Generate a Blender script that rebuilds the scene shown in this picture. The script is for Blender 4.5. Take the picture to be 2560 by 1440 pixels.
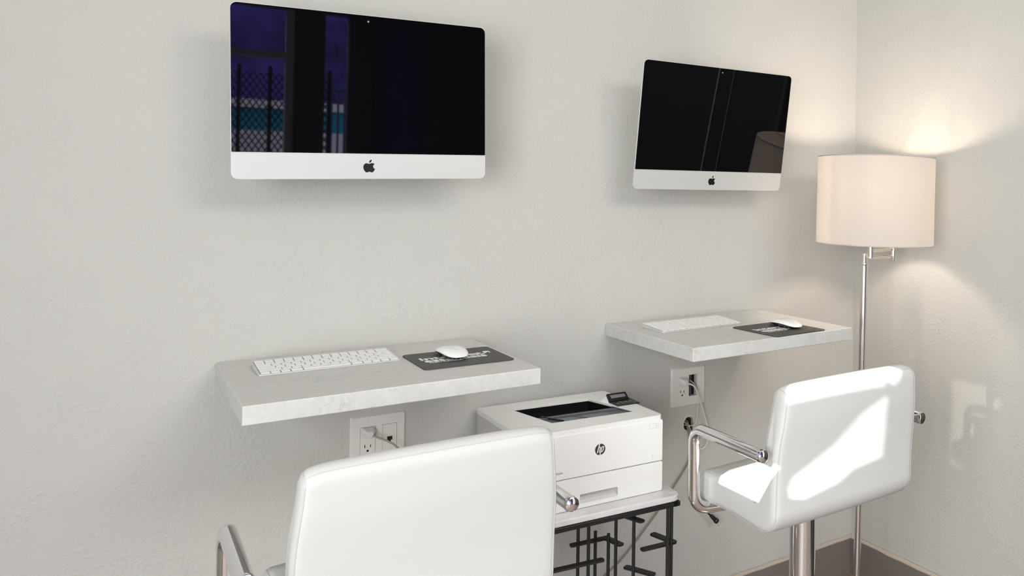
import bpy, bmesh, math, random
from mathutils import Vector, Matrix
random.seed(7)
C = bpy.context.scene
for o in list(bpy.data.objects): bpy.data.objects.remove(o)
V = Vector; PI = math.pi
sin, cos = math.sin, math.cos

# ------------------------------------------------------------------ camera
cam = bpy.data.objects.new('camera', bpy.data.cameras.new('camera')); C.collection.objects.link(cam)
yaw, pitch, roll = .6592, .0059, .0126
f = V((sin(yaw), cos(yaw), 0)); r = V((cos(yaw), -sin(yaw), 0)); u = V((0, 0, 1))
f2 = f*cos(pitch)+u*sin(pitch); u2 = u*cos(pitch)-f*sin(pitch)
r3 = r*cos(roll)+u2*sin(roll); u3 = u2*cos(roll)-r*sin(roll)
M = Matrix((r3, u3, -f2)).transposed().to_4x4(); M.translation = V((-2.1812, -2.1252, 1.3863))
cam.matrix_world = M
cam.data.sensor_width = 36; cam.data.lens = 2044.49/2560*36
cam.data.shift_x = (1280-1850.8)/2560; cam.data.shift_y = (468.3-720)/2560
cam.data.clip_start = .05
C.camera = cam
# ------------------------------------------------------------------ world, sun, daylight, exposure
w = bpy.data.worlds.new('world'); C.world = w; w.use_nodes = True
w.node_tree.nodes['Background'].inputs[0].default_value = (.80, .86, 1, 1)
w.node_tree.nodes['Background'].inputs[1].default_value = 5.5
SUN = V((.85, .30, -.43)).normalized()
GL = V((.9, .0, -.06)).normalized()
def sun(name, d, e, col, ang):
    l = bpy.data.lights.new(name, 'SUN'); l.energy = e; l.color = col; l.angle = ang
    o = bpy.data.objects.new(name, l); C.collection.objects.link(o)
    o.rotation_euler = d.to_track_quat('-Z', 'Y').to_euler(); return o
sun('sun', SUN, 11, (1, .97, .92), .0025)
sun('wall_patch_sun', GL, .55, (1, .95, .9), .008)  # weak second sun, added to throw the faint patch on the right wall
def area(name, loc, d, sx, sy, e, col):
    l = bpy.data.lights.new(name, 'AREA'); l.shape = 'RECTANGLE'; l.size = sx; l.size_y = sy; l.energy = e; l.color = col
    o = bpy.data.objects.new(name, l); C.collection.objects.link(o)
    o.matrix_world = Matrix.Translation(loc) @ V(d).to_track_quat('-Z', 'Z').to_matrix().to_4x4(); return o
area('daylight_left_window', (-3.27, -2.75, 1.4), (1, 0, 0), 1.4, 2.1, 84, (.98, .99, 1))
area('daylight_front_window', (-2.6, -4.5, 1.2), (.15, 1, 0), 1.3, 2.0, 6, (1, .99, .96))
area('overhead_fill', (-.85, -2.6, 2.66), (0, .5, -1), 1.5, 1.3, 44, (1, .98, .94))  # added overhead fill; no such fixture is known in the room
C.view_settings.view_transform = 'Standard'; C.view_settings.look = 'None'
C.view_settings.exposure = .28; C.view_settings.gamma = 1; C.view_settings.use_curve_mapping = False

# ------------------------------------------------------------------ materials
def mat(name, col, rough=.5, metal=0, spec=.5, **k):
    m = bpy.data.materials.new(name); m.use_nodes = True; b = m.node_tree.nodes['Principled BSDF']
    b.inputs['Base Color'].default_value = (*col, 1); b.inputs['Roughness'].default_value = rough
    b.inputs['Metallic'].default_value = metal; b.inputs['Specular IOR Level'].default_value = spec
    for a, v in k.items(): b.inputs[a.replace('_', ' ')].default_value = v
    return m
def nodes(m): return m.node_tree.nodes, m.node_tree.links, m.node_tree.nodes['Principled BSDF']
def noise(m, scale, detail=4, rough=.6, vec=None, stretch=None):
    n, l, b = nodes(m); tc = n.new('ShaderNodeTexCoord'); t = n.new('ShaderNodeTexNoise')
    t.inputs['Scale'].default_value = scale; t.inputs['Detail'].default_value = detail; t.inputs['Roughness'].default_value = rough
    src = tc.outputs['Object']
    if stretch:
        mp = n.new('ShaderNodeMapping'); mp.inputs['Scale'].default_value = stretch; l.new(src, mp.inputs[0]); src = mp.outputs[0]
    l.new(src, t.inputs['Vector']); return t
def ramp(m, src, stops):
    n, l, b = nodes(m); rr = n.new('ShaderNodeValToRGB'); e = rr.color_ramp.elements
    while len(e) < len(stops): e.new(.5)
    for i, (p, c) in enumerate(stops): e[i].position = p; e[i].color = (*c, 1) if len(c) == 3 else c
    l.new(src, rr.inputs[0]); return rr
def bump(m, src, strength, dist):
    n, l, b = nodes(m); bp = n.new('ShaderNodeBump'); bp.inputs['Strength'].default_value = strength
    bp.inputs['Distance'].default_value = dist; l.new(src, bp.inputs['Height']); l.new(bp.outputs[0], b.inputs['Normal']); return bp

def wall_material():
    m = mat('textured_plaster', (.54, .535, .500), .75, spec=.25); n, l, b = nodes(m)
    # knock-down plaster: soft plateaus broken by small sharp lips
    t1 = noise(m, 125, 2.5, .5); r1 = ramp(m, t1.outputs[0], [(.46, (0, 0, 0)), (.72, (1, 1, 1))])
    t2 = noise(m, 9, 3, .6); r2 = ramp(m, t2.outputs[0], [(.38, (.25,)*3), (.62, (1, 1, 1))])
    t3 = noise(m, 160, 3, .6)
    mx = n.new('ShaderNodeMath'); mx.operation = 'MULTIPLY'; l.new(r1.outputs[0], mx.inputs[0]); l.new(r2.outputs[0], mx.inputs[1])
    ad = n.new('ShaderNodeMath'); ad.operation = 'MULTIPLY_ADD'; l.new(t3.outputs[0], ad.inputs[0]); ad.inputs[1].default_value = .5; l.new(mx.outputs[0], ad.inputs[2])
    bump(m, ad.outputs[0], .55, .0018)
    return m
M_wall = wall_material()
M_ceil = mat('ceiling_paint', (.75, .74, .72), .8)
M_base = mat('taupe_baseboard_paint', (.19, .168, .15), .45)
M_caulk = mat('beige_caulk', (.50, .43, .36), .7)
M_floor = mat('brown_floor', (.10, .07, .055), .45)
t = noise(M_floor, 6, 6, .6, stretch=(1, 8, 1)); rr = ramp(M_floor, t.outputs[0], [(.3, (.20, .155, .12)), (.7, (.32, .255, .205))])
nodes(M_floor)[1].new(rr.outputs[0], nodes(M_floor)[2].inputs['Base Color'])

def stone(name, base, vein, amount, scale, rough):
    m = mat(name, base, rough, spec=.4); n, l, b = nodes(m)
    t = noise(m, scale, 6, .62, stretch=(1, 1.6, 1.3)); t.inputs['Distortion'].default_value = 1.2
    v = ramp(m, t.outputs[0], [(.475, (0, 0, 0)), (.5, (1, 1, 1)), (.525, (0, 0, 0))])
    t2 = noise(m, scale*.6, 2, .5); v2 = ramp(m, t2.outputs[0], [(.5, (0, 0, 0)), (.66, (1, 1, 1))])
    mm = n.new('ShaderNodeMath'); mm.operation = 'MULTIPLY'; l.new(v.outputs[0], mm.inputs[0]); l.new(v2.outputs[0], mm.inputs[1])
    m2 = n.new('ShaderNodeMath'); m2.operation = 'MULTIPLY'; l.new(mm.outputs[0], m2.inputs[0]); m2.inputs[1].default_value = amount
    t3 = noise(m, scale*3, 4, .6)
    c0 = ramp(m, t3.outputs[0], [(.3, tuple(x*.93 for x in base)), (.7, tuple(min(1, x*1.05) for x in base))])
    mix = n.new('ShaderNodeMix'); mix.data_type = 'RGBA'
    l.new(m2.outputs[0], mix.inputs['Factor']); l.new(c0.outputs[0], mix.inputs[6]); mix.inputs[7].default_value = (*vein, 1)
    l.new(mix.outputs[2], b.inputs['Base Color']); return m
M_quartz = stone('pale_quartz', (.60, .60, .575), (.33, .33, .31), .42, 15, .42)
M_marble = stone('white_marble', (.80, .79, .78), (.5, .5, .51), .45, 9, .25)
M_black = mat('black_painted_steel', (.012, .012, .013), .38, spec=.5)
M_chrome = mat('polished_chrome', (.82, .82, .83), .05, 1)
M_nickel = mat('brushed_nickel', (.72, .68, .62), .22, 1)
M_leather = mat('white_leatherette', (.57, .575, .555), .48, spec=.4)
t = noise(M_leather, 260, 3, .5); bump(M_leather, t.outputs[0], .12, .0008)
M_pipe = mat('leatherette_seam', (.52, .515, .49), .5)
M_alu = mat('silver_aluminium', (.63, .635, .615), .38, .25, spec=.5)
M_glass = mat('black_display_glass', (.0015, .0015, .002), .02, spec=.42)
M_glass.node_tree.nodes['Principled BSDF'].inputs['Specular Tint'].default_value = (1, .98, 1, 1)
M_logo = mat('glossy_black_logo', (.01, .01, .01), .25)
M_lens = mat('camera_dot', (.25, .27, .27), .2)
M_plastic = mat('white_plastic', (.80, .80, .79), .35)
M_warmplastic = mat('off_white_plastic', (.72, .70, .67), .35)
M_key = mat('white_key_plastic', (.86, .86, .85), .4)
M_kgap = mat('key_gap_shade', (.17, .17, .17), .4)  # aluminium bed coloured dark: shade between the keys put into the colour
M_plate = mat('white_outlet_plastic', (.76, .74, .70), .22)
M_cord = mat('white_cord', (.70, .67, .61), .45)
M_gcord = mat('grey_cord', (.34, .31, .27), .5)
M_tcord = mat('taupe_cord', (.27, .23, .185), .5)
M_dark = mat('dark_void', (.012, .011, .010), .7)
M_brown = mat('dark_cavity', (.06, .045, .035), .9)
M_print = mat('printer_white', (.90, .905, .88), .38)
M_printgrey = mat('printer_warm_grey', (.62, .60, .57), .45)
M_tray = mat('dark_grey_plastic', (.10, .105, .115), .35)
M_trayblack = mat('black_plastic', (.008, .008, .009), .3)
M_pad = mat('black_mouse_mat', (.055, .052, .047), .55, spec=.6)
M_ink = mat('white_ink', (.85, .85, .84), .6)
M_lcd = mat('lcd_grey', (.20, .21, .22), .25)
M_plaster = mat('broken_plaster', (.62, .58, .52), .9)

# ------------------------------------------------------------------ mesh helpers
def T(x=0, y=0, z=0): return Matrix.Translation((x, y, z))
def RZ(a): return Matrix.Rotation(a, 4, 'Z')
def RX(a): return Matrix.Rotation(a, 4, 'X')
def link(name, me, m, parent=None, smooth=True, bevel=0, seg=2, angle=.6):
    o = bpy.data.objects.new(name, me); C.collection.objects.link(o)
    if m: me.materials.append(m)
    if parent: o.parent = parent
    if smooth:
        for p in me.polygons: p.use_smooth = True
        try: me.set_sharp_from_angle(angle=angle)
        except Exception: pass
    if bevel:
        b = o.modifiers.new('bevel', 'BEVEL'); b.width = bevel; b.segments = seg; b.limit_method = 'ANGLE'; b.harden_normals = True
    return o
def done(bm, name, m, parent=None, **k):
    bmesh.ops.recalc_face_normals(bm, faces=bm.faces)
    me = bpy.data.meshes.new(name); bm.to_mesh(me); bm.free(); return link(name, me, m, parent, **k)
def bx(bm, x0, x1, y0, y1, z0, z1, M=None):
    r_ = bmesh.ops.create_cube(bm, size=1)['verts']
    for v in r_:
        v.co = V((x0+(v.co.x+.5)*(x1-x0), y0+(v.co.y+.5)*(y1-y0), z0+(v.co.z+.5)*(z1-z0)))
        if M: v.co = M @ v.co
def poly(bm, pts, h, M=None):
    """polygon in local xy extruded along +z by h"""
    vs = [bm.verts.new(V((p[0], p[1], 0))) for p in pts]
    fc = bm.faces.new(vs); ex = bmesh.ops.extrude_face_region(bm, geom=[fc])
    up = [g for g in ex['geom'] if isinstance(g, bmesh.types.BMVert)]
    for v in up: v.co.z += h
    if M:
        for v in vs+up: v.co = M @ v.co
def rrect(w, h, rad, n=6, cx=0, cy=0, corners=(1, 1, 1, 1)):
    out = []
    for k, (sx, sy) in enumerate(((1, 1), (-1, 1), (-1, -1), (1, -1))):
        ra = rad if corners[k] else 1e-4
        for i in range(n+1):
            a = PI/2*(k+i/n); out.append((cx+sx*(w/2-ra)+ra*cos(a), cy+sy*(h/2-ra)+ra*sin(a)))
    return out
def tube(bm, pts, rad, seg=12, cap=True, closed=False):
    pts = [V(p) for p in pts]; n = len(pts); rings = []
    prev = None
    for i, p in enumerate(pts):
        if closed: d = (pts[(i+1) % n]-pts[i-1]).normalized()
        else: d = (pts[min(i+1, n-1)]-pts[max(i-1, 0)]).normalized()
        if prev is None:
            a = V((0, 0, 1)) if abs(d.z) < .9 else V((1, 0, 0)); nx = d.cross(a).normalized()
        else:
            nx = (prev-d*prev.dot(d)).normalized()
        prev = nx; ny = d.cross(nx)
        ra = rad[i] if isinstance(rad, (list, tuple)) else rad
        rings.append([bm.verts.new(p+nx*ra*cos(2*PI*k/seg)+ny*ra*sin(2*PI*k/seg)) for k in range(seg)])
    m = n if closed else n-1
    for i in range(m):
        A, B = rings[i], rings[(i+1) % n]
        for k in range(seg): bm.faces.new((A[k], A[(k+1) % seg], B[(k+1) % seg], B[k]))
    if cap and not closed: bm.faces.new(rings[0]); bm.faces.new(rings[-1])
def cyl(bm, p0, p1, rad, seg=20): tube(bm, [p0, p1], rad, seg)
def lathe(bm, prof, seg=48, c=(0, 0), closed=False):
    rings = [[bm.verts.new((c[0]+rr_*cos(2*PI*k/seg), c[1]+rr_*sin(2*PI*k/seg), z)) for k in range(seg)] for rr_, z in prof]
    n = len(rings)
    for i in range(n if closed else n-1):
        A, B = rings[i], rings[(i+1) % n]
        for k in range(seg): bm.faces.new((A[k], A[(k+1) % seg], B[(k+1) % seg], B[k]))
    if not closed:
        for q, R_ in ((0, rings[0]), (-1, rings[-1])):
            if prof[q][0] > 1e-4: bm.faces.new(R_)
def spline(pts, n=8):
    """Catmull-Rom through pts"""
    P = [V(p) for p in pts]; P = [2*P[0]-P[1]]+P+[2*P[-1]-P[-2]]; out = []
    for i in range(1, len(P)-2):
        for k in range(n):
            s = k/n; a, b, c, d = P[i-1:i+3]
            out.append(.5*((2*b)+(c-a)*s+(2*a-5*b+4*c-d)*s*s+(3*b-a-3*c+d)*s**3))
    out.append(P[-2]); return out
def rounded(pts, rad, n=6):
    """polyline with its inner corners rounded"""
    P = [V(p) for p in pts]; out = [P[0]]
    for i in range(1, len(P)-1):
        a = (P[i-1]-P[i]).normalized(); b = (P[i+1]-P[i]).normalized(); th = a.angle(b)
        t_ = min(rad/math.tan(th/2), (P[i-1]-P[i]).length*.49, (P[i+1]-P[i]).length*.49); ra = t_*math.tan(th/2)
        c = P[i]+(a+b).normalized()*(ra/sin(th/2)); p0 = P[i]+a*t_-c; p1 = P[i]+b*t_-c
        for k in range(n+1):
            s = k/n; ang = p0.angle(p1)
            out.append(c+(p0*sin((1-s)*ang)+p1*sin(s*ang))/sin(ang))
    out.append(P[-1]); return out
def face_holes(bm, outer, inners, z=0):
    ed = []
    for loop in [outer]+inners:
        vs = [bm.verts.new((p[0], p[1], z)) for p in loop]
        for i in range(len(vs)): ed.append(bm.edges.new((vs[i], vs[(i+1) % len(vs)])))
    bmesh.ops.triangle_fill(bm, use_beauty=True, use_dissolve=False, edges=ed)
def text(name, s, size, m, parent, M, extrude=.0002, shear=0, sx=1, offset=0):
    cu = bpy.data.curves.new(name, 'FONT'); cu.body = s; cu.size = size; cu.extrude = extrude; cu.shear = shear; cu.offset = offset
    tmp = bpy.data.objects.new('tmp_text', cu); C.collection.objects.link(tmp)
    dg = bpy.context.evaluated_depsgraph_get(); me = bpy.data.meshes.new_from_object(tmp.evaluated_get(dg))
    bpy.data.objects.remove(tmp); me.transform(M @ Matrix.Diagonal((sx, 1, 1, 1))); me.name = name; me.materials.clear()
    return link(name, me, m, parent, smooth=False)
def tag(o, label, cat, group=None):
    o['label'] = label; o['category'] = cat
    if group: o['group'] = group
    return o
def thing(name, label, cat, M=None, group=None):
    o = bpy.data.objects.new(name, None); C.collection.objects.link(o); o.empty_display_size = .1
    if M: o.matrix_world = M
    return tag(o, label, cat, group)
def struct(o): o['kind'] = 'structure'; return o

# ------------------------------------------------------------------ the room
XL, YF, H = -3.3, -4.6, 2.7
OUT2 = (-.7971, .8376, .127, .1225)            # right-hand wall plate: left x, top z, width, height
hole_c = (-.7275, .657)
random.seed(3)
hole = [(hole_c[0]+(.019+random.uniform(-.003, .003))*cos(a), hole_c[1]+(.022+random.uniform(-.003, .004))*sin(a)) for a in [2*PI*k/18 for k in range(18)]]
op = (-.7335, -.7005, .745, .813)                # open bay in the wall plate
bm = bmesh.new()
face_holes(bm, [(XL-.1, 0), (0.1, 0), (0.1, H), (XL-.1, H)], [hole, [(op[0], op[2]), (op[1], op[2]), (op[1], op[3]), (op[0], op[3])]])
for v in bm.verts: v.co = V((v.co.x, 0, v.co.y))
ex = bmesh.ops.extrude_edge_only(bm, edges=[e for e in bm.edges if e.is_boundary])
for g in ex['geom']:
    if isinstance(g, bmesh.types.BMVert): g.co.y = .013
struct(done(bm, 'wall_back', M_wall, smooth=False))
bm = bmesh.new(); bx(bm, -.85, -.6, .013, .10, .55, .9)
for fc in list(bm.faces):
    if fc.normal.y < -.5: bm.faces.remove(fc)
struct(done(bm, 'wall_cavity', M_dark, smooth=False))
bm = bmesh.new(); bx(bm, 0, .1, YF-.1, .1, 0, H); struct(done(bm, 'wall_right', M_wall, smooth=False))
bm = bmesh.new()     # left wall with its window opening
for a in ((YF, -3.5, 0, H), (-.3, 0, 0, H), (-3.5, -.3, 0, .3), (-3.5, -.3, 2.5, H)): bx(bm, XL-.1, XL, a[0], a[1], a[2], a[3])
struct(done(bm, 'wall_left', M_wall, smooth=False))
bm = bmesh.new()     # front wall, behind the camera, with its glazed openings
for a in ((XL, -2.75, 0, H), (-1.41, -1.22, 0, H), (-1.065, -.9, 0, H), (-.55, 0, 0, H), (-2.75, -1.41, 2.4, H), (-1.22, -1.065, 2.4, H), (-.9, -.55, 2.4, H)): bx(bm, a[0], a[1], YF-.1, YF, a[2], a[3])
M_fw = mat('charcoal_wall_paint', (.03, .03, .035), .8)
struct(done(bm, 'wall_front', M_fw, smooth=False))
bm = bmesh.new(); bx(bm, XL-.1, .1, YF-.1, .1, -.05, 0); struct(done(bm, 'floor', M_floor, smooth=False))
bm = bmesh.new(); bx(bm, XL-.1, .1, YF-.1, .1, H, H+.05); struct(done(bm, 'ceiling', M_ceil, smooth=False))
bm = bmesh.new(); bx(bm, XL, 0, -.014, 0, 0, .128); struct(done(bm, 'baseboard_back', M_base, bevel=.002))
bm = bmesh.new(); bx(bm, -.014, 0, YF, -.014, 0, .128); struct(done(bm, 'baseboard_right', M_base, bevel=.002))
def caulk(name, p0, p1, inward):
    bm = bmesh.new(); pts = []
    n = 70; rad = []
    for i in range(n+1):
        s = i/n; pts.append(V(p0).lerp(V(p1), s)+V((0, 0, random.uniform(-.0012, .0012)))); rad.append(.0075+random.uniform(-.001, .001))
    tube(bm, pts, rad, 8)
    struct(done(bm, name, M_caulk))
caulk('trim_1', (XL, -.007, .129), (0, -.007, .129), 1)
caulk('trim_2', (-.007, 0, .129), (-.007, YF, .129), 1)
# window and door frames
def frame(name, rects, m):
    bm = bmesh.new()
    for r_ in rects: bx(bm, *r_)
    return struct(done(bm, name, m, smooth=False))
M_dw = mat('added_door_dark', (.012, .011, .008), .6)
frame('door_added', [(-.03, 0, -2.5, -.82, 0, 2.3)], M_dw)  # unseen dark door, added to blacken the reflection in the right screen
frame('trim_4', [(-.036, 0, -.82, -.80, 0, 2.32)], mat('dark_bronze_trim', (.05, .045, .035), .4))
frame('trim_5', [(-.036, -.03, -1.328, -1.320, 0, 2.3), (-.034, -.03, -1.205, -1.202, .9, 2.3)], mat('steel_edge_strip', (.75, .75, .74), .3, .2))
M_fr = mat('dark_window_frame', (.02, .02, .025), .4)
frame('window_1', [(XL-.08, XL-.02, -3.5, -3.46, .3, 2.5), (XL-.08, XL-.02, -.34, -.3, .3, 2.5), (XL-.08, XL-.02, -3.5, -.3, .3, .34), (XL-.08, XL-.02, -3.5, -.3, 2.46, 2.5)], M_fr)
frame('door_1', [(-2.75, -2.70, YF-.08, YF-.02, 0, 2.4), (-1.46, -1.41, YF-.08, YF-.02, 0, 2.4), (-2.7, -1.46, YF-.08, YF-.02, 2.06, 2.1), (-2.7, -1.46, YF-.08, YF-.02, 0, .06)], mat('grey_metal_frame', (.3, .3, .36), .35, .6))
frame('door_2', [(-.9, -.55, YF-.07, YF-.03, 0, 2.4)], mat('dark_blue_door', (.02, .02, .10), .5))

# ------------------------------------------------------------------ outdoors, seen only as reflections in the screens
tag_items = []
M_fac = mat('violet_blue_render', (.07, .045, .28), .8)
t = noise(M_fac, 1.3, 5, .65); rr = ramp(M_fac, t.outputs[0], [(.38, (.015, .012, .08)), (.62, (.10, .06, .40))]); nodes(M_fac)[1].new(rr.outputs[0], nodes(M_fac)[2].inputs['Base Color'])
bm = bmesh.new(); bx(bm, -7, 5, -11.2, -11, 0, 6); tag(done(bm, 'building_facade', M_fac, smooth=False), 'violet blue facade across the courtyard, mirrored in the left screen', 'building')
p = thing('raised_pool', 'raised turquoise pool with pale coping, mirrored in the left screen', 'pool')
bm = bmesh.new(); bx(bm, -4, 1.5, -8.6, -7.5, 0, 1.60); done(bm, 'pool_wall', mat('pale_pool_wall', (.85, .82, .92), .7), p, smooth=False)
bm = bmesh.new(); bx(bm, -4, 1.5, -8.55, -7.505, 1.60, 1.82); done(bm, 'tile_band', mat('turquoise_tile', (.02, .32, .48), .3), p, smooth=False)
bm = bmesh.new(); bx(bm, -4.05, 1.55, -8.65, -7.45, 1.82, 1.90); done(bm, 'coping', mat('pale_coping', (.9, .87, .95), .6), p, smooth=False)
bm = bmesh.new(); bx(bm, -9, 5, -11, YF-.1, -.05, 0); struct(done(bm, 'ground_outside', mat('concrete_patio', (.30, .29, .32), .8), smooth=False))
p = thing('mesh_fence', 'black diamond mesh pool fence, mirrored in the left screen', 'fence')
bm = bmesh.new(); step = .042
for i in range(-40, 75):
    for s in (1, -1):
        a = V((-2.7+i*step, -5.25, .4)); b = a+V((s*1.05, 0, 1.6))
        pts = []
        for q in (a, b): pts.append(q)
        d = b-a; t0, t1 = 0, 1
        lo = (-2.7-a.x)/d.x; hi = (-1.1-a.x)/d.x
        if lo > hi: lo, hi = hi, lo
        t0 = max(0, lo); t1 = min(1, hi)
        if t1 > t0: tube(bm, [a+d*t0, a+d*t1], .0045, 4)
done(bm, 'mesh_panel', M_black, p)
for x in (-2.7, -2.3, -1.9, -1.7, -1.5, -1.3, -1.1):
    bm = bmesh.new(); bx(bm, x-.012, x+.012, -5.28, -5.23, 0, 2.05); done(bm, 'post', M_black, p, smooth=False)
p = thing('garden_railing', 'dark upright bar railing, mirrored beside the pool in the left screen', 'railing')
bm = bmesh.new(); bx(bm, -1.02, -.2, -5.75, -5.72, 1.92, 1.95)
for k in range(16): bx(bm, -1.02+k*.05, -1.005+k*.05, -5.745, -5.725, .1, 1.93)
done(bm, 'bars', mat('blue_grey_bars', (.08, .10, .22), .4), p, smooth=False)

# panel added outside the left window, unseen: its openings shape the sun patches
def back(pt, d, x=-3.45):
    s = (x-pt[0])/d[0]; return (pt[1]+d[1]*s, pt[2]+d[2]*s)
YB, CXB, ZB = -.84, -.87, .669                   # right stool: plane of its back, middle, underside
tri = [(-1.045, YB, .765), (-1.03, YB, .785), (-.90, YB, .825), (-.80, YB, .872), (-.703, YB, .938), (-.712, YB, .90), (-.758, YB, .778), (-.85, YB, .768), (-.90, YB, .748), (-1.0, YB, .735), (-1.04, YB, .745)]
top = [(-1.075, YB-.02, .954), (-.745, YB-.02, .950), (-.727, YB-.02, .962), (-.732, YB-.02, .985), (-.75, YB, .991), (-1.055, YB, .991)]
seat = [(-1.095, -.79, .738), (-1.095, -.650, .738), (-1.03, -.620, .742), (-.92, -.615, .742), (-.92, -.79, .742)]
glare = [(0, -.45, .785), (0, -.63, .79), (0, -.62, .51), (0, -.445, .51)]
holes = [[back(q, SUN) for q in tri], [back(q, SUN) for q in top], [back(q, SUN) for q in seat], [back(q, GL) for q in glare]]
print('HOLES', [[(round(a, 2), round(b, 2)) for a, b in h] for h in holes])
bm = bmesh.new(); face_holes(bm, [(-4.7, -.05), (.3, -.05), (.3, 3.6), (-4.7, 3.6)], holes)
for v in bm.verts: v.co = V((-3.45, v.co.x, v.co.y))
o = done(bm, 'sun_mask_panel', mat('grey_sun_mask', (.3, .3, .3), .7), smooth=False)
tag(o, 'tall grey cut-out panel added outside the side window to shape the sun', 'screen')

# ------------------------------------------------------------------ wall shelves
def shelf(name, x0, x1, label):
    bm = bmesh.new(); bx(bm, x0, x1, -.4526, -.0005, .998-.0355, .998)
    o = done(bm, name, M_quartz, bevel=.0025, seg=3); return tag(o, label, 'shelf', None)
shelf('wall_shelf', -1.9874, -1.4276, 'pale veined stone wall shelf at left, nearest the camera, above the two-gang data plate')
shelf('wall_shelf', -1.0262, -.468, 'pale veined stone wall shelf at right, beside the floor lamp')

# ------------------------------------------------------------------ wall-hung computers
APPLE = [(-.02, .30), (.10, .335), (.22, .375), (.36, .36), (.47, .285), (.40, .22), (.345, .10), (.36, -.03), (.42, -.13), (.50, -.19), (.43, -.36), (.33, -.47), (.24, -.52), (.13, -.485), (.02, -.455), (-.10, -.485), (-.22, -.52), (-.33, -.47), (-.43, -.34), (-.50, -.17), (-.525, .02), (-.48, .19), (-.38, .31), (-.25, .355), (-.12, .33)]
LEAF = [(.0, .42), (.0, .52), (.07, .63), (.20, .70), (.215, .60), (.15, .49), (.07, .43)]
def crsmooth(pts, n=4):
    N = len(pts); out = []
    for i in range(N):
        a, b, c, d = [V((*pts[(i+k) % N], 0)) for k in (-1, 0, 1, 2)]
        for k in range(n):
            s = k/n; q = .5*((2*b)+(c-a)*s+(2*a-5*b+4*c-d)*s*s+(3*b-a-3*c+d)*s**3); out.append((q.x, q.y))
    return out
W_, MH = .528, .3659
def imac(cx, cy, cz, tilt, wy, rl, label):
    ex_ = V((cos(wy), sin(wy), 0)); ey = V((-sin(wy), cos(wy), 0)); up = V((0, 0, 1))*cos(tilt)-ey*sin(tilt)
    e2 = ex_*cos(rl)+up*sin(rl); up2 = up*cos(rl)-ex_*sin(rl); n_ = e2.cross(up2)   # out of the wall
    Mx = Matrix((e2, up2, n_)).transposed().to_4x4(); Mx.translation = V((cx, cy, cz))
    t_ = thing('desktop_computer', label, 'computer', Mx)
    # local: x right, y up, z out of the screen
    bm = bmesh.new(); outline = rrect(W_, MH, .0135, 8)
    rings = []
    for s, z in ((1, 0), (1, -.005), (.985, -.0065), (.9, -.014), (.7, -.028), (.45, -.037), (.2, -.040)):
        rings.append([bm.verts.new((p_[0]*s, p_[1]*s, z)) for p_ in outline])
    for A, B in zip(rings, rings[1:]):
        for k in range(len(A)): bm.faces.new((A[k], A[(k+1) % len(A)], B[(k+1) % len(A)], B[k]))
    bm.faces.new(rings[0]); bm.faces.new(rings[-1])
    done(bm, 'housing', M_alu, t_, angle=.5, bevel=.0006)
    chin = .057; b = .0012
    gy0, gy1 = -MH/2+chin, MH/2-b
    bm = bmesh.new(); poly(bm, rrect(W_-2*b, gy1-gy0, .0125, 8, 0, (gy0+gy1)/2, (1, 1, 0, 0)), .0012, T(0, 0, .00005)); done(bm, 'screen', M_glass, t_, angle=.5)
    bm = bmesh.new(); lathe(bm, [(.0022, .0013), (.0022, .0016)], 20, (0, gy1-.013)); done(bm, 'camera_lens', M_lens, t_)
    s = .0235; bm = bmesh.new(); poly(bm, crsmooth([(x*s, y*s) for x, y in APPLE]), .0004, T(.0008, -MH/2+.027, 0)); poly(bm, crsmooth([(x*s, y*s) for x, y in LEAF]), .0004, T(.0008, -MH/2+.027, 0))
    done(bm, 'emblem', M_logo, t_, smooth=False)['label'] = 'black bitten apple emblem'
    # bracket back to the wall
    dist = -cy
    inv = Mx.inverted()
    bm = bmesh.new()
    poly(bm, rrect(.12, .12, .008), .004, T(0, 0, -.044)); done(bm, 'mounting_plate', M_black, t_, smooth=False)
    wp = inv @ V((cx+.0, -.004, cz-.01)); bm = bmesh.new(); cyl(bm, V((0, 0, -.043)), wp, .018); done(bm, 'bracket_arm', M_black, t_)
    bm = bmesh.new(); bx(bm, cx-.06, cx+.06, -.006, 0, cz-.07, cz+.05, inv); done(bm, 'wall_plate', M_black, t_, smooth=False)
    return t_
imac(-1.7198, -.1649, 1.5881, .023, -.0272, .0228, 'silver-chinned computer screen on the left, reflecting blue windows and a pool')
imac(-.7438, -.1513, 1.5723, .1572, -.0337, .0005, 'silver-chinned computer screen on the right, tilted down, reflecting the lampshade')

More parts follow.
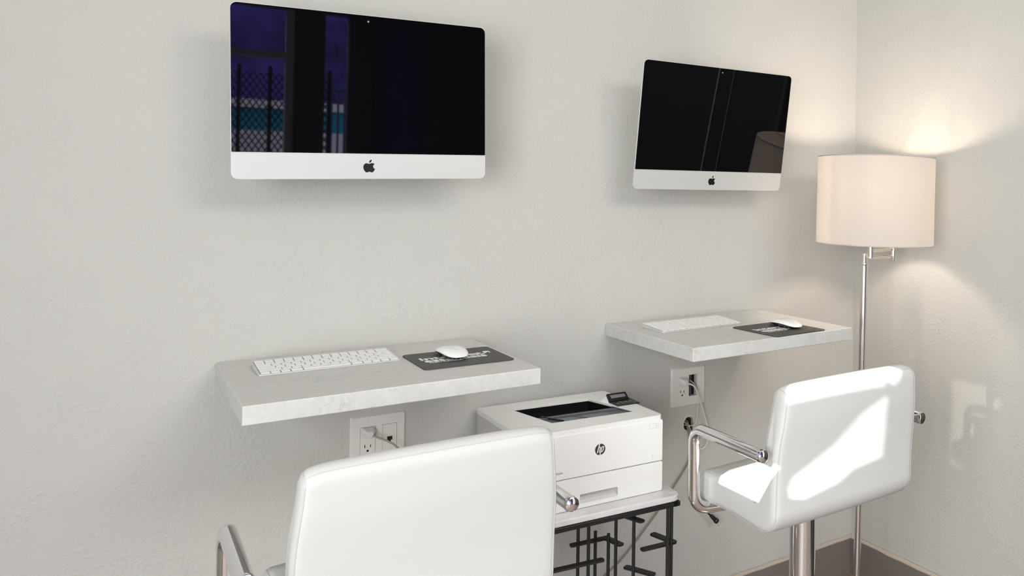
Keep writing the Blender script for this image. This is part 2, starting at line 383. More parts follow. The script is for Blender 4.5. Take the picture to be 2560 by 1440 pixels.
# ------------------------------------------------------------------ keyboards, mice and mats
SZ = .998
KEYMESH = {}
def key_mesh(wd, dp):
    k = (round(wd, 5), round(dp, 5))
    if k not in KEYMESH:
        bm = bmesh.new(); hw, hd, hh = wd/2, dp/2, .0016
        rings = [[bm.verts.new((x, y, z)) for x, y in rrect(2*(hw-i_), 2*(hd-i_), .0024, 4)] for i_, z in ((0, 0), (0, hh-.0003), (.0003, hh))]
        for A, B in zip(rings, rings[1:]):
            for q in range(len(A)): bm.faces.new((A[q], A[(q+1) % len(A)], B[(q+1) % len(A)], B[q]))
        bm.faces.new(rings[-1]); bmesh.ops.recalc_face_normals(bm, faces=bm.faces)
        me = bpy.data.meshes.new('key'); bm.to_mesh(me); bm.free(); me.materials.append(M_key); KEYMESH[k] = me
    return KEYMESH[k]
def keyboard(x, y, a, label):
    KW, KD = .279, .115; h0, h1 = .0035, .0105
    t_ = thing('keyboard', label, 'keyboard', T(x, y, SZ) @ RZ(a), 'slim white keyboards on the shelves')
    bm = bmesh.new(); ol = rrect(KW, KD, .006, 5, KW/2, KD/2)
    lo = [bm.verts.new((p_[0], p_[1], .0004)) for p_ in ol]; hi = [bm.verts.new((p_[0], p_[1], h0+(h1-h0)*p_[1]/KD)) for p_ in ol]
    bm.faces.new(lo); bm.faces.new(hi)
    for k in range(len(lo)): bm.faces.new((lo[k], lo[(k+1) % len(lo)], hi[(k+1) % len(lo)], hi[k]))
    done(bm, 'case', M_alu, t_, angle=.5)
    tl = math.atan2(h1-h0, KD)
    bm = bmesh.new(); ins = rrect(KW-.0075, KD-.0055, .003, 4, KW/2, KD/2); fc = bm.faces.new([bm.verts.new((p_[0], p_[1], h0+(h1-h0)*p_[1]/KD+.00015)) for p_ in ins]); done(bm, 'shaded_key_bed', M_kgap, t_, smooth=False)
    rows = [[1, 1, 1, 1.25, 5.05, 1.25, 1, 1, 1, 1], [2.28]+[1]*10+[2.27], [1.78]+[1]*11+[1.77], [1.52]+[1]*13+[.03], [1]*13+[1.55], [1.04]+[1]*12+[1.51]]
    rows[3] = [1.53]+[1]*12+[1.02]
    pit = .0185; x0 = .0042; tot = KW-2*.0042
    for ri, row in enumerate(rows):
        ux = tot/sum(row); xx = x0; yc = .003+pit*(ri+.5)
        for wdt in row:
            xc = xx+wdt*ux/2; o = bpy.data.objects.new('key', key_mesh(wdt*ux-.0017, pit-.0008)); C.collection.objects.link(o)
            o.parent = t_; o.location = (xc, yc, h0+(h1-h0)*yc/KD); o.rotation_euler = (tl, 0, 0); xx += wdt*ux
    return t_
keyboard(-1.9315, -.2083, .0023, 'slim white keyboard with silver edge on the left stone shelf')
keyboard(-.9727, -.2277, .0109, 'slim white keyboard with silver edge on the right stone shelf')

def mouse(x, y, z, a, label):
    t_ = thing('computer_mouse', label, 'mouse', T(x, y, z) @ RZ(a), 'white mice on the mats')
    L, Wd = .1135/2, .0575/2
    def shape(ny, nx, zf, s=1):
        bm = bmesh.new(); g = []
        for i in range(ny+1):
            for_row = []
            th = i/ny*2*PI
            g.append(th)
        return bm
    def rim(th):
        c_, s_ = cos(th), sin(th)
        return Wd*abs(c_)**.72*(1 if c_ >= 0 else -1), L*abs(s_)**.72*(1 if s_ >= 0 else -1)
    N = 64
    bm = bmesh.new(); rings = []
    for k in range(13):
        rr_ = cos(k/12*PI/2) if k else 1; ring = []
        for i in range(N):
            px, py = rim(2*PI*i/N); q = (px*rr_, py*rr_); tt = q[1]/L
            ze = .0062+.0062*(1-(py/L)**2); zc = .0125+.0095*(1-tt*tt)
            hf = (1-rr_**5)**.5 if k else 0
            ring.append(bm.verts.new((q[0], q[1], ze*(1-hf)+zc*hf)))
        rings.append(ring)
    for A, B in zip(rings, rings[1:-1]):
        for i in range(N): bm.faces.new((A[i], A[(i+1) % N], B[(i+1) % N], B[i]))
    for v in rings[-1]: bm.verts.remove(v)
    bm.faces.new(rings[-2])
    done(bm, 'shell', mat('mouse_white', (.88, .88, .87), .15), t_, angle=3)
    bm = bmesh.new(); rings = []
    for s, zz in ((.985, 1), (.93, .75), (.80, .35), (.72, 0)):
        rings.append([bm.verts.new((rim(2*PI*i/N)[0]*s, rim(2*PI*i/N)[1]*s, .001+zz*(.005+.0062*(1-(rim(2*PI*i/N)[1]/L)**2)))) for i in range(N)])
    for A, B in zip(rings, rings[1:]):
        for i in range(N): bm.faces.new((A[i], A[(i+1) % N], B[(i+1) % N], B[i]))
    bm.faces.new(rings[-1]); done(bm, 'base', mat('dark_mouse_base', (.03, .03, .03), .25), t_, angle=3)
    bm = bmesh.new(); sc = .0055; poly(bm, crsmooth([(x_*sc, y_*sc) for x_, y_ in APPLE]), .0002, T(0, -.028, .0197) @ RX(.19)); done(bm, 'emblem', mat('pale_grey_emblem', (.6, .6, .6), .3), t_, smooth=False)
def mat_pad(cx, cy, a, wd, dp, label):
    t_ = thing('mouse_pad', label, 'mouse mat', T(cx, cy, SZ) @ RZ(a), 'black mouse mats on the shelves')
    bm = bmesh.new(); poly(bm, rrect(wd, dp, .011, 6), .0024, T(0, 0, .0003)); done(bm, 'pad', M_pad, t_, bevel=.0005)
    z = .0028
    text('printed_wordmark', 'internet', .039, M_ink, t_, T(-wd/2+.018, .004, z), sx=1.12, offset=.0009)
    text('printed_wordmark', 'essentials', .039, M_ink, t_, T(-wd/2+.022, -.022, z), sx=.94, offset=.0009)
    text('printed_small_line', 'FROM COMCAST', .0075, M_ink, t_, T(-wd/2+.028, -.033, z), sx=1.3)
    bm = bmesh.new(); tube(bm, [V((.062, .008, z)), V((.078, .026, z))], .0016, 6); tube(bm, [V((.066, .027, z)), V((.079, .027, z)), V((.079, .014, z))], .0014, 6); done(bm, 'printed_arrow', M_ink, t_, smooth=False)
mat_pad(-1.540, -.2505, -.012, .200, .182, 'black printed mouse mat on the left stone shelf')
mat_pad(-.6655, -.3555, .04, .192, .190, 'black printed mouse mat on the right stone shelf')
mouse(-1.549, -.232, SZ+.0027, .03, 'white mouse lying across the lettering of the left mat')
mouse(-.629, -.344, SZ+.0027, .0, 'white mouse with dark base on the right mat')

# ------------------------------------------------------------------ wall plates, plugs and cords
def slots(bm, cx, cz, y=-.0072):
    for dx, hh in ((-.0065, .0075), (.0065, .0065)): bx(bm, cx+dx-.0009, cx+dx+.0009, y, y+.003, cz+.001, cz+.001+hh)
    cyl(bm, (cx, y, cz-.0065), (cx, y+.003, cz-.0065), .0024, 12); bx(bm, cx-.0024, cx+.0024, y, y+.003, cz-.009, cz-.0065)
def plate_mesh(w_, h_, openings, th=.0065):
    bm = bmesh.new(); face_holes(bm, rrect(w_, h_, .004, 4), openings)
    ex = bmesh.ops.extrude_face_region(bm, geom=list(bm.faces))
    for g in ex['geom']:
        if isinstance(g, bmesh.types.BMVert): g.co.z += th
    top_ = [v for v in bm.verts if v.co.z > th/2]
    for v in top_:      # sloped rim
        if abs(v.co.x) > w_/2-.005 or abs(v.co.y) > h_/2-.005: v.co.x *= 1-.0035/(w_/2); v.co.y *= 1-.0035/(h_/2)
    return bm
WM = lambda cx, cz: T(cx, 0, cz) @ RX(PI/2)     # local xy on the wall, z into the room
def rct(x0, x1, y0, y1): return [(x0, y0), (x1, y0), (x1, y1), (x0, y1)]
# left plate: duplex socket and data jack
pw, ph = .1274, .1235; pcx, pcz = -1.7116+pw/2, .8335-ph/2
t_ = thing('wall_outlet', 'two-gang white wall plate under the left shelf, with socket and data jack', 'outlet', WM(pcx, pcz))
bm = plate_mesh(pw, ph, [rct(-.042, -.007, -.034, .034), rct(.009, .043, -.034, .034)]); done(bm, 'plate', M_plate, t_, angle=.4)
inv = t_.matrix_world.inverted()
bm = bmesh.new(); poly(bm, rrect(.0338, .0668, .002, 3, -.0245, 0), .0062, T(0, 0, .0005)); done(bm, 'socket', M_plate, t_, bevel=.0006)
bm = bmesh.new(); poly(bm, rrect(.0328, .0668, .002, 3, .026, 0), .0062, T(0, 0, .0005)); done(bm, 'jack', M_plate, t_, bevel=.0006)
bm = bmesh.new(); slots(bm, pcx-.0245, pcz-.017, -.0071)
for v in bm.verts: v.co = inv @ v.co
done(bm, 'slots', M_dark, t_, smooth=False)
bm = bmesh.new(); bx(bm, .020, .032, -.006, .003, .0062, .0071); bx(bm, .0235, .0285, -.0095, -.006, .0062, .0071); done(bm, 'port', M_dark, t_, smooth=False)
for x in (-.0245, .026):
    for z in (.048, -.048):
        bm = bmesh.new(); lathe(bm, [(.0028, .0064), (.0028, .0072), (.0014, .0076)], 16, (x, z)); done(bm, 'screw', M_plate, t_)
def plug(name, x, z, path, rad, label, m, tilt=0):
    t_ = thing(name, label, 'power cord', T(x, 0, z))
    bm = bmesh.new()
    secs = [(-.007, .0165, .0125, 0), (-.012, .0165, .0125, 0), (-.022, .013, .0105, 0), (-.030, .0075, .0075, -.002)]
    rings = []
    for y, a, b, dz in secs:
        ring = []
        for px, pz in ((-1, .55), (-.8, 1), (.55, 1), (1, .6), (1, -.1), (.35, -1), (-.25, -1.15), (-.8, -.45)):
            ring.append(bm.verts.new((px*a, y, pz*b+dz)))
        rings.append(ring)
    for A, B in zip(rings, rings[1:]):
        for k in range(8): bm.faces.new((A[k], A[(k+1) % 8], B[(k+1) % 8], B[k]))
    bm.faces.new(rings[0]); bm.faces.new(rings[-1])
    done(bm, 'plug', M_warmplastic, t_, bevel=.0025, seg=3, angle=1.2)
    bm = bmesh.new(); tube(bm, spline([V(q)-V((x, 0, z)) for q in path], 10), rad, 10); done(bm, 'cord', m, t_)
    return t_
plug('power_cord', pcx-.0245, pcz+.021, [(pcx-.020, -.022, pcz+.018), (pcx-.008, -.034, pcz+.012), (pcx+.012, -.045, pcz+.002), (pcx+.03, -.05, pcz-.012), (pcx+.045, -.045, pcz-.04), (pcx+.04, -.03, pcz-.12), (pcx+.03, -.02, pcz-.3), (pcx+.03, -.02, pcz-.6), (pcx+.05, -.05, .01)], .0024, 'beige plug and grey cord in the left wall plate', M_gcord)
# right plate: duplex socket and an open bay
pw, ph = .1265, .1225; pcx, pcz = -.7971+pw/2, .8376-ph/2
t_ = thing('wall_outlet', 'two-gang white wall plate under the right shelf, with one open bay of cords', 'outlet', WM(pcx, pcz))
inv = t_.matrix_world.inverted()
bm = plate_mesh(pw, ph, [rct(op[0]-pcx+.0005, op[1]-pcx-.0005, op[2]-pcz+.0005, op[3]-pcz-.0005)]); done(bm, 'plate', M_plate, t_, angle=.4)
bm = bmesh.new(); poly(bm, rrect(.0335, .0665, .004, 4, -.0215, 0), .0010, T(0, 0, .0062)); done(bm, 'socket', M_plate, t_, bevel=.0004)
bm = bmesh.new(); slots(bm, pcx-.0245, pcz-.017, -.0078)
for v in bm.verts: v.co = inv @ v.co
done(bm, 'slots', M_dark, t_, smooth=False)
for x, z in ((-.0215, .048), (-.0215, -.048), (.027, .048)):
    bm = bmesh.new(); lathe(bm, [(.0028, .0060), (.0028, .0070), (.0012, .0074)], 16, (x, z)); done(bm, 'screw', M_plate, t_)
bm = bmesh.new(); bx(bm, op[0]-pcx+.017-.0, op[0]-pcx+.021, op[2]-pcz+.001, op[3]-pcz-.001, -.02, -.012); done(bm, 'inner_bracket', mat('grey_metal_strap', (.2, .19, .17), .4, .5), t_, smooth=False)
plug('power_cord', pcx-.0245, pcz+.019, [(-.757, -.030, .792), (-.742, -.036, .789), (-.726, -.036, .772), (-.708, -.03, .738), (-.686, -.022, .690), (-.668, -.020, .635), (-.668, -.020, .598), (-.685, -.020, .578), (-.708, -.02, .585), (-.72, -.012, .62), (-.7245, .004, .650), (-.727, .05, .66)], .0027, 'white plug with looping cord in the right wall plate', M_cord)
bm = bmesh.new(); tube(bm, spline([(-.722, .04, .795), (-.722, -.006, .79), (-.712, -.012, .775), (-.703, -.012, .75), (-.699, -.010, .715), (-.701, -.008, .69), (-.7035, -.0075, .668), (-.713, -.01, .655), (-.722, .003, .650), (-.724, .04, .645)], 8), .0016, 8)
tag(done(bm, 'thin_cord', M_cord), 'thin white wire hanging from the open bay of the right wall plate', 'wire')
bm = bmesh.new(); tube(bm, spline([(-.741, .05, .672), (-.739, .0, .664), (-.736, -.006, .645), (-.728, -.012, .60), (-.735, -.012, .548), (-.783, -.012, .487), (-.844, -.012, .420), (-.92, -.012, .348), (-.98, -.012, .298), (-1.032, -.012, .266), (-1.12, -.012, .20), (-1.2, -.02, .12), (-1.25, -.03, .02)], 8), .0017, 8)
tube(bm, spline([(-.736, .05, .674), (-.7345, .0, .667), (-.732, -.005, .645), (-.724, -.009, .60), (-.731, -.009, .543), (-.779, -.009, .482), (-.839, -.009, .415), (-.915, -.009, .343), (-.975, -.009, .293), (-1.027, -.009, .261), (-1.115, -.009, .195), (-1.195, -.017, .115), (-1.24, -.03, .02)], 8), .0014, 8)
tag(done(bm, 'network_cable', M_tcord), 'thin taupe cable slanting down the wall behind the side table', 'cable')
# black cord with a loose plug
t_ = thing('loose_power_lead', 'black lead with a loose plug dangling below the right stool', 'power cord')
bm = bmesh.new(); tube(bm, spline([(-.719, .05, .648), (-.722, -.004, .646), (-.722, -.010, .62), (-.722, -.014, .56), (-.727, -.016, .48), (-.722, -.018, .435), (-.705, -.020, .415), (-.691, -.022, .402), (-.668, -.024, .374), (-.655, -.025, .361)], 8), .0030, 10); done(bm, 'lead', M_trayblack, t_)
a, b = V((-.657, -.025, .363)), V((-.632, -.027, .338)); d = (b-a)
bm = bmesh.new(); tube(bm, [a, a+d*.12, a+d*.7, a+d*.78, b], [.0045, .0062, .0072, .0092, .0086], 10); done(bm, 'plug_body', M_trayblack, t_, bevel=.001)
for s in (-1, 1):
    bm = bmesh.new(); q = b+V((.0035*s, 0, .0035*s)); cyl(bm, q, q+d.normalized()*.016, .0013, 8); done(bm, 'prong', M_chrome, t_)
# torn plaster around the hole
bm = bmesh.new(); ri = []; 
for k in range(18):
    a = 2*PI*k/18; x, z = hole[k]; e = .003+random.uniform(0, .005)
    ri.append([bm.verts.new((x, -.0002, z)), bm.verts.new((x+cos(a)*e*.4, -.0018-random.uniform(0, .001), z+sin(a)*e*.4)), bm.verts.new((x+cos(a)*e, -.0001, z+sin(a)*e))])
for k in range(18):
    A, B = ri[k], ri[(k+1) % 18]
    for j in range(2): bm.faces.new((A[j], A[j+1], B[j+1], B[j]))
struct(done(bm, 'trim_3', M_plaster, smooth=False))

# ------------------------------------------------------------------ side table
TA = -.075
TM = T(-1.04, -.430, 0) @ RZ(TA)                # origin: front right corner, x runs left as negative
TZ = .6333; TW, TD = .50, .375
t_ = thing('side_table', 'black rod-framed side table with white marble top under the printer', 'table', TM)
bm = bmesh.new(); poly(bm, rrect(TW, TD, .022, 8, -TW/2, TD/2), .0155, T(0, 0, TZ-.0155)); done(bm, 'tabletop', M_marble, t_, bevel=.004, seg=4)
bm = bmesh.new(); zr = TZ-.0175-.013
for a in ((-TW+.004, -.0, .004, .024), (-TW+.004, -.0, TD-.024, TD-.004)): bx(bm, a[0]-.0, a[1], a[2], a[3], zr, zr+.013)
for a in ((-.022, -.004, .004, TD-.004), (-TW+.004, -TW+.022, .004, TD-.004)): bx(bm, a[0], a[1], a[2], a[3], zr, zr+.013)
done(bm, 'top_rim', M_black, t_, bevel=.003, seg=3)
def rod(x, y, z0, z1, rad=.0044):
    bm = bmesh.new(); cyl(bm, (x, y, z0), (x, y, z1), rad, 14); done(bm, 'rod', M_black, t_)
def flat(pts, z, wd=.019, th=.0050):
    bm = bmesh.new()
    for p0, p1 in zip(pts, pts[1:]):
        p0, p1 = V((*p0, 0)), V((*p1, 0)); d = (p1-p0); L = d.length; a = math.atan2(d.y, d.x)
        poly(bm, rrect(L+wd*.8, wd, .006, 4, L/2, 0), th, T(p0.x, p0.y, z) @ RZ(a)); z += .0007
    done(bm, 'flat_bar', M_black, t_, bevel=.0010)
RODS = [(-.031, .013, 0, zr), (-.017, .020, 0, zr), (-.081, .100, 0, zr), (-.100, .165, 0, zr), (-.107, .195, 0, .490), (-.132, .222, 0, .492), (-.181, .220, 0, zr), (-.180, .155, 0, zr), (-.47, .015, 0, zr), (-.455, .022, 0, zr), (-.40, .25, 0, .45), (-.465, TD-.02, 0, zr), (-.30, .10, 0, zr)]
for a in RODS: rod(*a)
flat([(-.195, .222), (-.105, .218), (-.090, .160)], .467)
flat([(-.085, .036), (-.004, .034), (-.024, .100)], .50)
flat([(-.345, .092), (-.178, .082)], .478)
flat([(-.100, .130), (-.076, .070)], .556)
flat([(-.085, .128), (-.048, .060)], .42)
flat([(-.42, .2), (-.37, .26)], .40)
flat([(-.30, .02), (-.30, .12), (-.2, .12)], .25)
flat([(-.47, .03), (-.40, .03)], .33)

# ------------------------------------------------------------------ printer
t_ = thing('laser_printer', 'white desktop laser printer on the marble side table', 'printer', T(-1.2475, -.3689, TZ) @ RZ(-.055))
PW, PD, PH = .364, .345, .1915
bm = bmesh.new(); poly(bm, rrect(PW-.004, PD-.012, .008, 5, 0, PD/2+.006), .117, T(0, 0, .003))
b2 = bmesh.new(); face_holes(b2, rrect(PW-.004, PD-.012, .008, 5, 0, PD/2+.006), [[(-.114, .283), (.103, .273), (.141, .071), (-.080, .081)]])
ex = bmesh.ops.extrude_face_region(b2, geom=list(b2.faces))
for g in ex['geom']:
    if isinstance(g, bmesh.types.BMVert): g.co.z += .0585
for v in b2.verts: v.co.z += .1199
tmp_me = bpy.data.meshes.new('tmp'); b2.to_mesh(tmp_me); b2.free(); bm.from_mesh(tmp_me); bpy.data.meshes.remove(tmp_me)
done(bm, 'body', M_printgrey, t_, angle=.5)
# top cover with its recessed paper tray
REC = [(-.112, .281), (.101, .271), (.139, .073), (-.078, .083)]
CZ0 = PH-.0135
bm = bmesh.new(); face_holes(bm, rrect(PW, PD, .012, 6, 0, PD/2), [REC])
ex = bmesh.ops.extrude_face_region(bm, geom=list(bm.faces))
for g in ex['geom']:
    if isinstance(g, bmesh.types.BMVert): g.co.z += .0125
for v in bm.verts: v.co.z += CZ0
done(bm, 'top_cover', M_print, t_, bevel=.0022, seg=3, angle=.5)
def quad3(bm, a, b, c, d): bm.faces.new([bm.verts.new(V(q)) for q in (a, b, c, d)])
zt = PH-.002
def lerp2(a, b, s): return (a[0]+(b[0]-a[0])*s, a[1]+(b[1]-a[1])*s)
cR = (sum(q[0] for q in REC)/4, sum(q[1] for q in REC)/4); A_, B_, C_, D_ = [lerp2(q, cR, .012) for q in REC]; ml, mr = lerp2(A_, D_, .54), lerp2(B_, C_, .54)
bm = bmesh.new()
quad3(bm, (*A_, zt-.004), (*B_, zt-.004), (*B_, zt-.055), (*A_, zt-.055)); quad3(bm, (*A_, zt-.055), (*B_, zt-.055), (*mr, zt-.045), (*ml, zt-.045))
quad3(bm, (*A_, zt-.004), (*A_, zt-.055), (*ml, zt-.045), (*ml, zt-.003)); quad3(bm, (*B_, zt-.004), (*B_, zt-.055), (*mr, zt-.045), (*mr, zt-.003))
quad3(bm, (*ml, zt-.045), (*mr, zt-.045), (*mr, zt-.006), (*ml, zt-.006))
done(bm, 'output_bay', M_trayblack, t_, smooth=False)
bm = bmesh.new(); quad3(bm, (*ml, zt-.006), (*mr, zt-.006), (*C_, zt-.0025), (*D_, zt-.0025))
quad3(bm, (*ml, zt-.006), (*D_, zt-.0025), (*D_, zt-.001), (*ml, zt-.001)); quad3(bm, (*mr, zt-.006), (*C_, zt-.0025), (*C_, zt-.001), (*mr, zt-.001))
o = done(bm, 'output_tray', M_tray, t_, smooth=False); o['label'] = 'dark grey sloping paper tray'
def onslope(s, q, dz=0):     # s across 0..1, q back to front 0..1
    a = lerp2(ml, mr, s); b = lerp2(D_, C_, s); p_ = lerp2(a, b, q); return V((*p_, zt-.006+.0035*q+dz))
bm = bmesh.new()
for (s0, s1, q0, q1) in ((.03, .985, .02, .34),):
    a, b, c, d = onslope(s0, q0, .0012), onslope(s1, q0, .0012), onslope(s1, q1, .0035), onslope(s0, q1, .0035)
    quad3(bm, a, b, c, d); quad3(bm, d, c, onslope(s1, q1, 0), onslope(s0, q1, 0))
done(bm, 'tray_ridge', M_tray, t_, smooth=False)
bm = bmesh.new()
for s0, s1 in ((.10, .40), (.42, .80)):
    quad3(bm, onslope(s0+.0, .42, .001), onslope(s1-.04, .42, .001), onslope(s1, .97, .0022), onslope(s0+.03, .97, .0022))
    quad3(bm, onslope(s0+.0, .42, .001), onslope(s0+.03, .97, .0022), onslope(s0+.03, .97, -.001), onslope(s0, .42, -.001))
done(bm, 'paper_stop', mat('blue_grey_plastic', (.13, .145, .175), .35), t_, smooth=False)
bm = bmesh.new(); a, b = onslope(.0, 0, .0), onslope(.13, .95, .002); tube(bm, [a+V((.022, 0, .002)), b+V((.002, 0, .0015))], .0028, 8); done(bm, 'paper_guide', M_trayblack, t_)
# front door, drawer and their details
bm = bmesh.new(); poly(bm, rrect(PW-.001, .1025, .004, 4, 0, .0765+.1025/2), .009, T(0, .0075, 0) @ RX(PI/2)); done(bm, 'front_door', M_print, t_, bevel=.0012, seg=3)
bm = bmesh.new(); outer = rrect(PW-.001, .0735, .005, 4, 0, .0012+.0735/2)
hx0, hx1, hz0, hz1 = -.040, .0585, .0115, .0335
face_holes(bm, outer, [rrect(hx1-hx0, hz1-hz0, .003, 4, (hx0+hx1)/2, (hz0+hz1)/2)])
ex = bmesh.ops.extrude_face_region(bm, geom=list(bm.faces))
for g in ex['geom']:
    if isinstance(g, bmesh.types.BMVert): g.co.z += .009
for v in bm.verts: v.co = T(0, .0075, 0) @ RX(PI/2) @ v.co
dr = done(bm, 'paper_drawer', M_print, t_, bevel=.0012, seg=3, angle=.5)
bm = bmesh.new(); q = [V((hx0, -.001, hz1)), V((hx1, -.001, hz1)), V((hx1, .022, hz1)), V((hx0, .022, hz1)), V((hx0, -.001, hz0)), V((hx1, -.001, hz0)), V((hx1, .022, hz0+.006)), V((hx0, .022, hz0+.006))]
vs = [bm.verts.new(v) for v in q]
for f_ in ((0, 1, 2, 3), (4, 5, 6, 7), (0, 3, 7, 4), (1, 2, 6, 5), (3, 2, 6, 7)): bm.faces.new([vs[i] for i in f_])
done(bm, 'handle_recess', M_print, dr, smooth=False)
bm = bmesh.new(); bx(bm, -PW/2+.004, PW/2-.004, .004, .012, .0740, .0768); bx(bm, -PW/2+.004, PW/2-.004, .004, .012, .1778, .1792); done(bm, 'seam', M_dark, t_, smooth=False)
FM = T(0, -.0016, 0) @ RX(PI/2)
bm = bmesh.new(); lathe(bm, [(.0133, 0), (.0133, .0004)], 48, (.0105, .132)); [setattr(v, 'co', FM @ v.co) for v in bm.verts]
bd = done(bm, 'round_badge', mat('badge_charcoal', (.03, .03, .028), .4), t_, smooth=False); bd['label'] = 'charcoal disc badge with white letters'
# slanted letters h and p cut through the disc
bm = bmesh.new(); k_ = .30
def stroke(pts, wd):      # pts in badge units of radius, slanted
    P_ = [(x+k_*z, z) for x, z in pts]; R_ = .0133
    for (x0, z0), (x1, z1) in zip(P_, P_[1:]):
        d = V((x1-x0, z1-z0, 0)); L = d.length; a = math.atan2(d.y, d.x)
        poly(bm, rrect((L+wd*.45)*R_, wd*R_, wd*R_*.2, 2, L*R_/2, 0), .0003, FM @ T(.0105+x0*R_, .132+z0*R_, .0004) @ RZ(a))
stroke([(-.42, .98), (-.42, -.52)], .19); stroke([(-.40, .40), (-.12, .40), (-.06, .30), (-.06, -.50)], .17)
stroke([(.22, .38), (.22, -.98)], .19); stroke([(.24, .42), (.52, .42), (.60, .33), (.60, -.34), (.50, -.44), (.24, -.44)], .16)
done(bm, 'badge_letters', M_ink, bd, smooth=False)
text('model_lettering', 'M402dw', .0068, mat('grey_ink', (.25, .25, .25), .6), t_, T(-.1095, -.0019, .0905) @ RX(PI/2), sx=1.1)
bm = bmesh.new()
for a in (.158, .180): pass
ring = rrect(.026, .0085, .002, 3, .156, .1590)
tube(bm, [FM @ V((x, z, .0002)) for x, z in rrect(.025, .011, .002, 3, .1565, .1660)], .00035, 6, closed=True)
tube(bm, [FM @ V((.1635+.0024*cos(q), .1660+.0024*sin(q), .0002)) for q in [2*PI*i/16 for i in range(16)]], .0004, 6, closed=True)
done(bm, 'power_button', mat('button_outline', (.6, .6, .6), .4), t_)
bm = bmesh.new(); bx(bm, .152, .1530, -.0022, -.0012, .086, .096); done(bm, 'status_light', mat('status_grey', (.6, .6, .6), .3), t_, smooth=False)
# control panel
cp = bmesh.new(); bx(cp, .103, .168, .150, .212, PH-.002, PH+.0015); 
for v in cp.verts:
    if v.co.y > .18 and v.co.z > PH: v.co.z += .002
CPM = T(.024, -.006, 0) 
for v in cp.verts: v.co = CPM @ v.co
c_o = done(cp, 'control_panel', M_trayblack, t_, bevel=.001)
bm = bmesh.new(); DM = T(.1545, .192, PH+.001) @ RX(PI/2-.95)
poly(bm, rrect(.058, .027, .003, 4, 0, .0135), .004, DM); done(bm, 'display_housing', M_trayblack, c_o, bevel=.0008)
bm = bmesh.new(); poly(bm, rrect(.043, .011, .001, 3, .001, .0145), .0006, DM @ T(0, 0, .004)); done(bm, 'display', M_lcd, c_o, smooth=False)['label'] = 'small grey display'
bm = bmesh.new()
vs = [bm.verts.new(V(q)) for q in ((.125, .191, PH-.001), (.184, .191, PH-.001), (.182, .228, PH-.001), (.118, .228, PH-.001), (.126, .212, PH+.0152), (.183, .212, PH+.0152))]
for f_ in ((0, 3, 4), (1, 5, 2), (3, 2, 5, 4)): bm.faces.new([vs[i] for i in f_])
done(bm, 'display_support', M_print, c_o, smooth=False)
for i, (x, y) in enumerate(((.136, .162), (.149, .158), (.162, .160), (.162, .172), (.175, .164), (.149, .174))):
    bm = bmesh.new(); poly(bm, rrect(.009, .006, .002, 3), .0012, T(x, y, PH+.0024)); done(bm, 'button', mat('grey_button', (.16, .155, .14), .4), c_o, smooth=False)
for x in (-.15, .15):
    for y in (.03, .31):
        bm = bmesh.new(); lathe(bm, [(.010, 0), (.010, .004)], 16, (x, y)); done(bm, 'foot', M_trayblack, t_)

# the top of the machine falls a little towards the wall
def slope(o):
    for v in o.data.vertices:
        k = max(0, min(1, (v.co.z-.12)/.06)); v.co.z -= .011*max(0, v.co.y/PD)*k
    for ch in o.children: slope(ch)
for ch in t_.children: slope(ch)

# ------------------------------------------------------------------ floor lamp
LM = T(-.31, -.33, 0) @ Matrix.Rotation(-.013, 4, 'Y')
t_ = thing('floor_lamp', 'lit nickel floor lamp with white drum shade in the corner', 'lamp', T(-.31, -.33, 0))
def lz(bm):
    m_ = Matrix.Rotation(.018, 4, 'Y')
    for v in bm.verts: v.co = m_ @ v.co
bm = bmesh.new(); lathe(bm, [(.125, 0), (.125, .012), (.11, .022), (.02, .028), (.013, .05)], 48); done(bm, 'base', M_nickel, t_)
bm = bmesh.new(); lathe(bm, [(.0112, .03), (.0112, 1.163)], 28, (-.004, 0)); lz(bm); done(bm, 'pole', M_nickel, t_)
bm = bmesh.new(); lathe(bm, [(.0112, 1.160), (.0124, 1.163), (.0124, 1.166), (.0085, 1.169), (.0085, 1.196), (.0077, 1.198)], 28, (-.004, 0)); lz(bm); done(bm, 'collar', M_nickel, t_)
SX, SY = .062, -.0                # shade axis relative to the pole
bm = bmesh.new(); cyl(bm, (.034, .004, 1.184), (.182, .03, 1.179), .0056); cyl(bm, (.012, .002, 1.184), (.04, .004, 1.184), .0056); done(bm, 'swing_arm', M_nickel, t_)
bm = bmesh.new(); cyl(bm, (.048, 0, 1.204), (.182, .03, 1.204), .0062); done(bm, 'swing_arm', M_nickel, t_)
bm = bmesh.new(); lathe(bm, [(.0098, 1.165), (.0110, 1.169), (.0110, 1.211), (.0098, 1.216), (.003, 1.219)], 24, (.185, .030)); done(bm, 'hinge', M_nickel, t_)
bm = bmesh.new(); lathe(bm, [(.0102, 1.183), (.0102, 1.30), (.016, 1.302), (.016, 1.345)], 24, (.045, 0)); done(bm, 'socket_stem', M_nickel, t_)
ZB0, ZT0, RS = 1.227, 1.500, .185
SC = (.064, 0)
M_shade = bpy.data.materials.new('white_fabric_shade'); M_shade.use_nodes = True
n, l = M_shade.node_tree.nodes, M_shade.node_tree.links; n.clear()
out = n.new('ShaderNodeOutputMaterial'); df = n.new('ShaderNodeBsdfDiffuse'); tr = n.new('ShaderNodeBsdfTranslucent'); mx = n.new('ShaderNodeMixShader')
df.inputs[0].default_value = (.56, .55, .53, 1); tr.inputs[0].default_value = (.94, .91, .88, 1); mx.inputs[0].default_value = .52
l.new(df.outputs[0], mx.inputs[1]); l.new(tr.outputs[0], mx.inputs[2]); l.new(mx.outputs[0], out.inputs[0])
TLT = T(SC[0]-.003, 0, ZB0) @ Matrix.Rotation(.020, 4, 'Y') @ T(-SC[0], 0, -ZB0)
def lean(bm):
    for v in bm.verts: v.co = TLT @ v.co
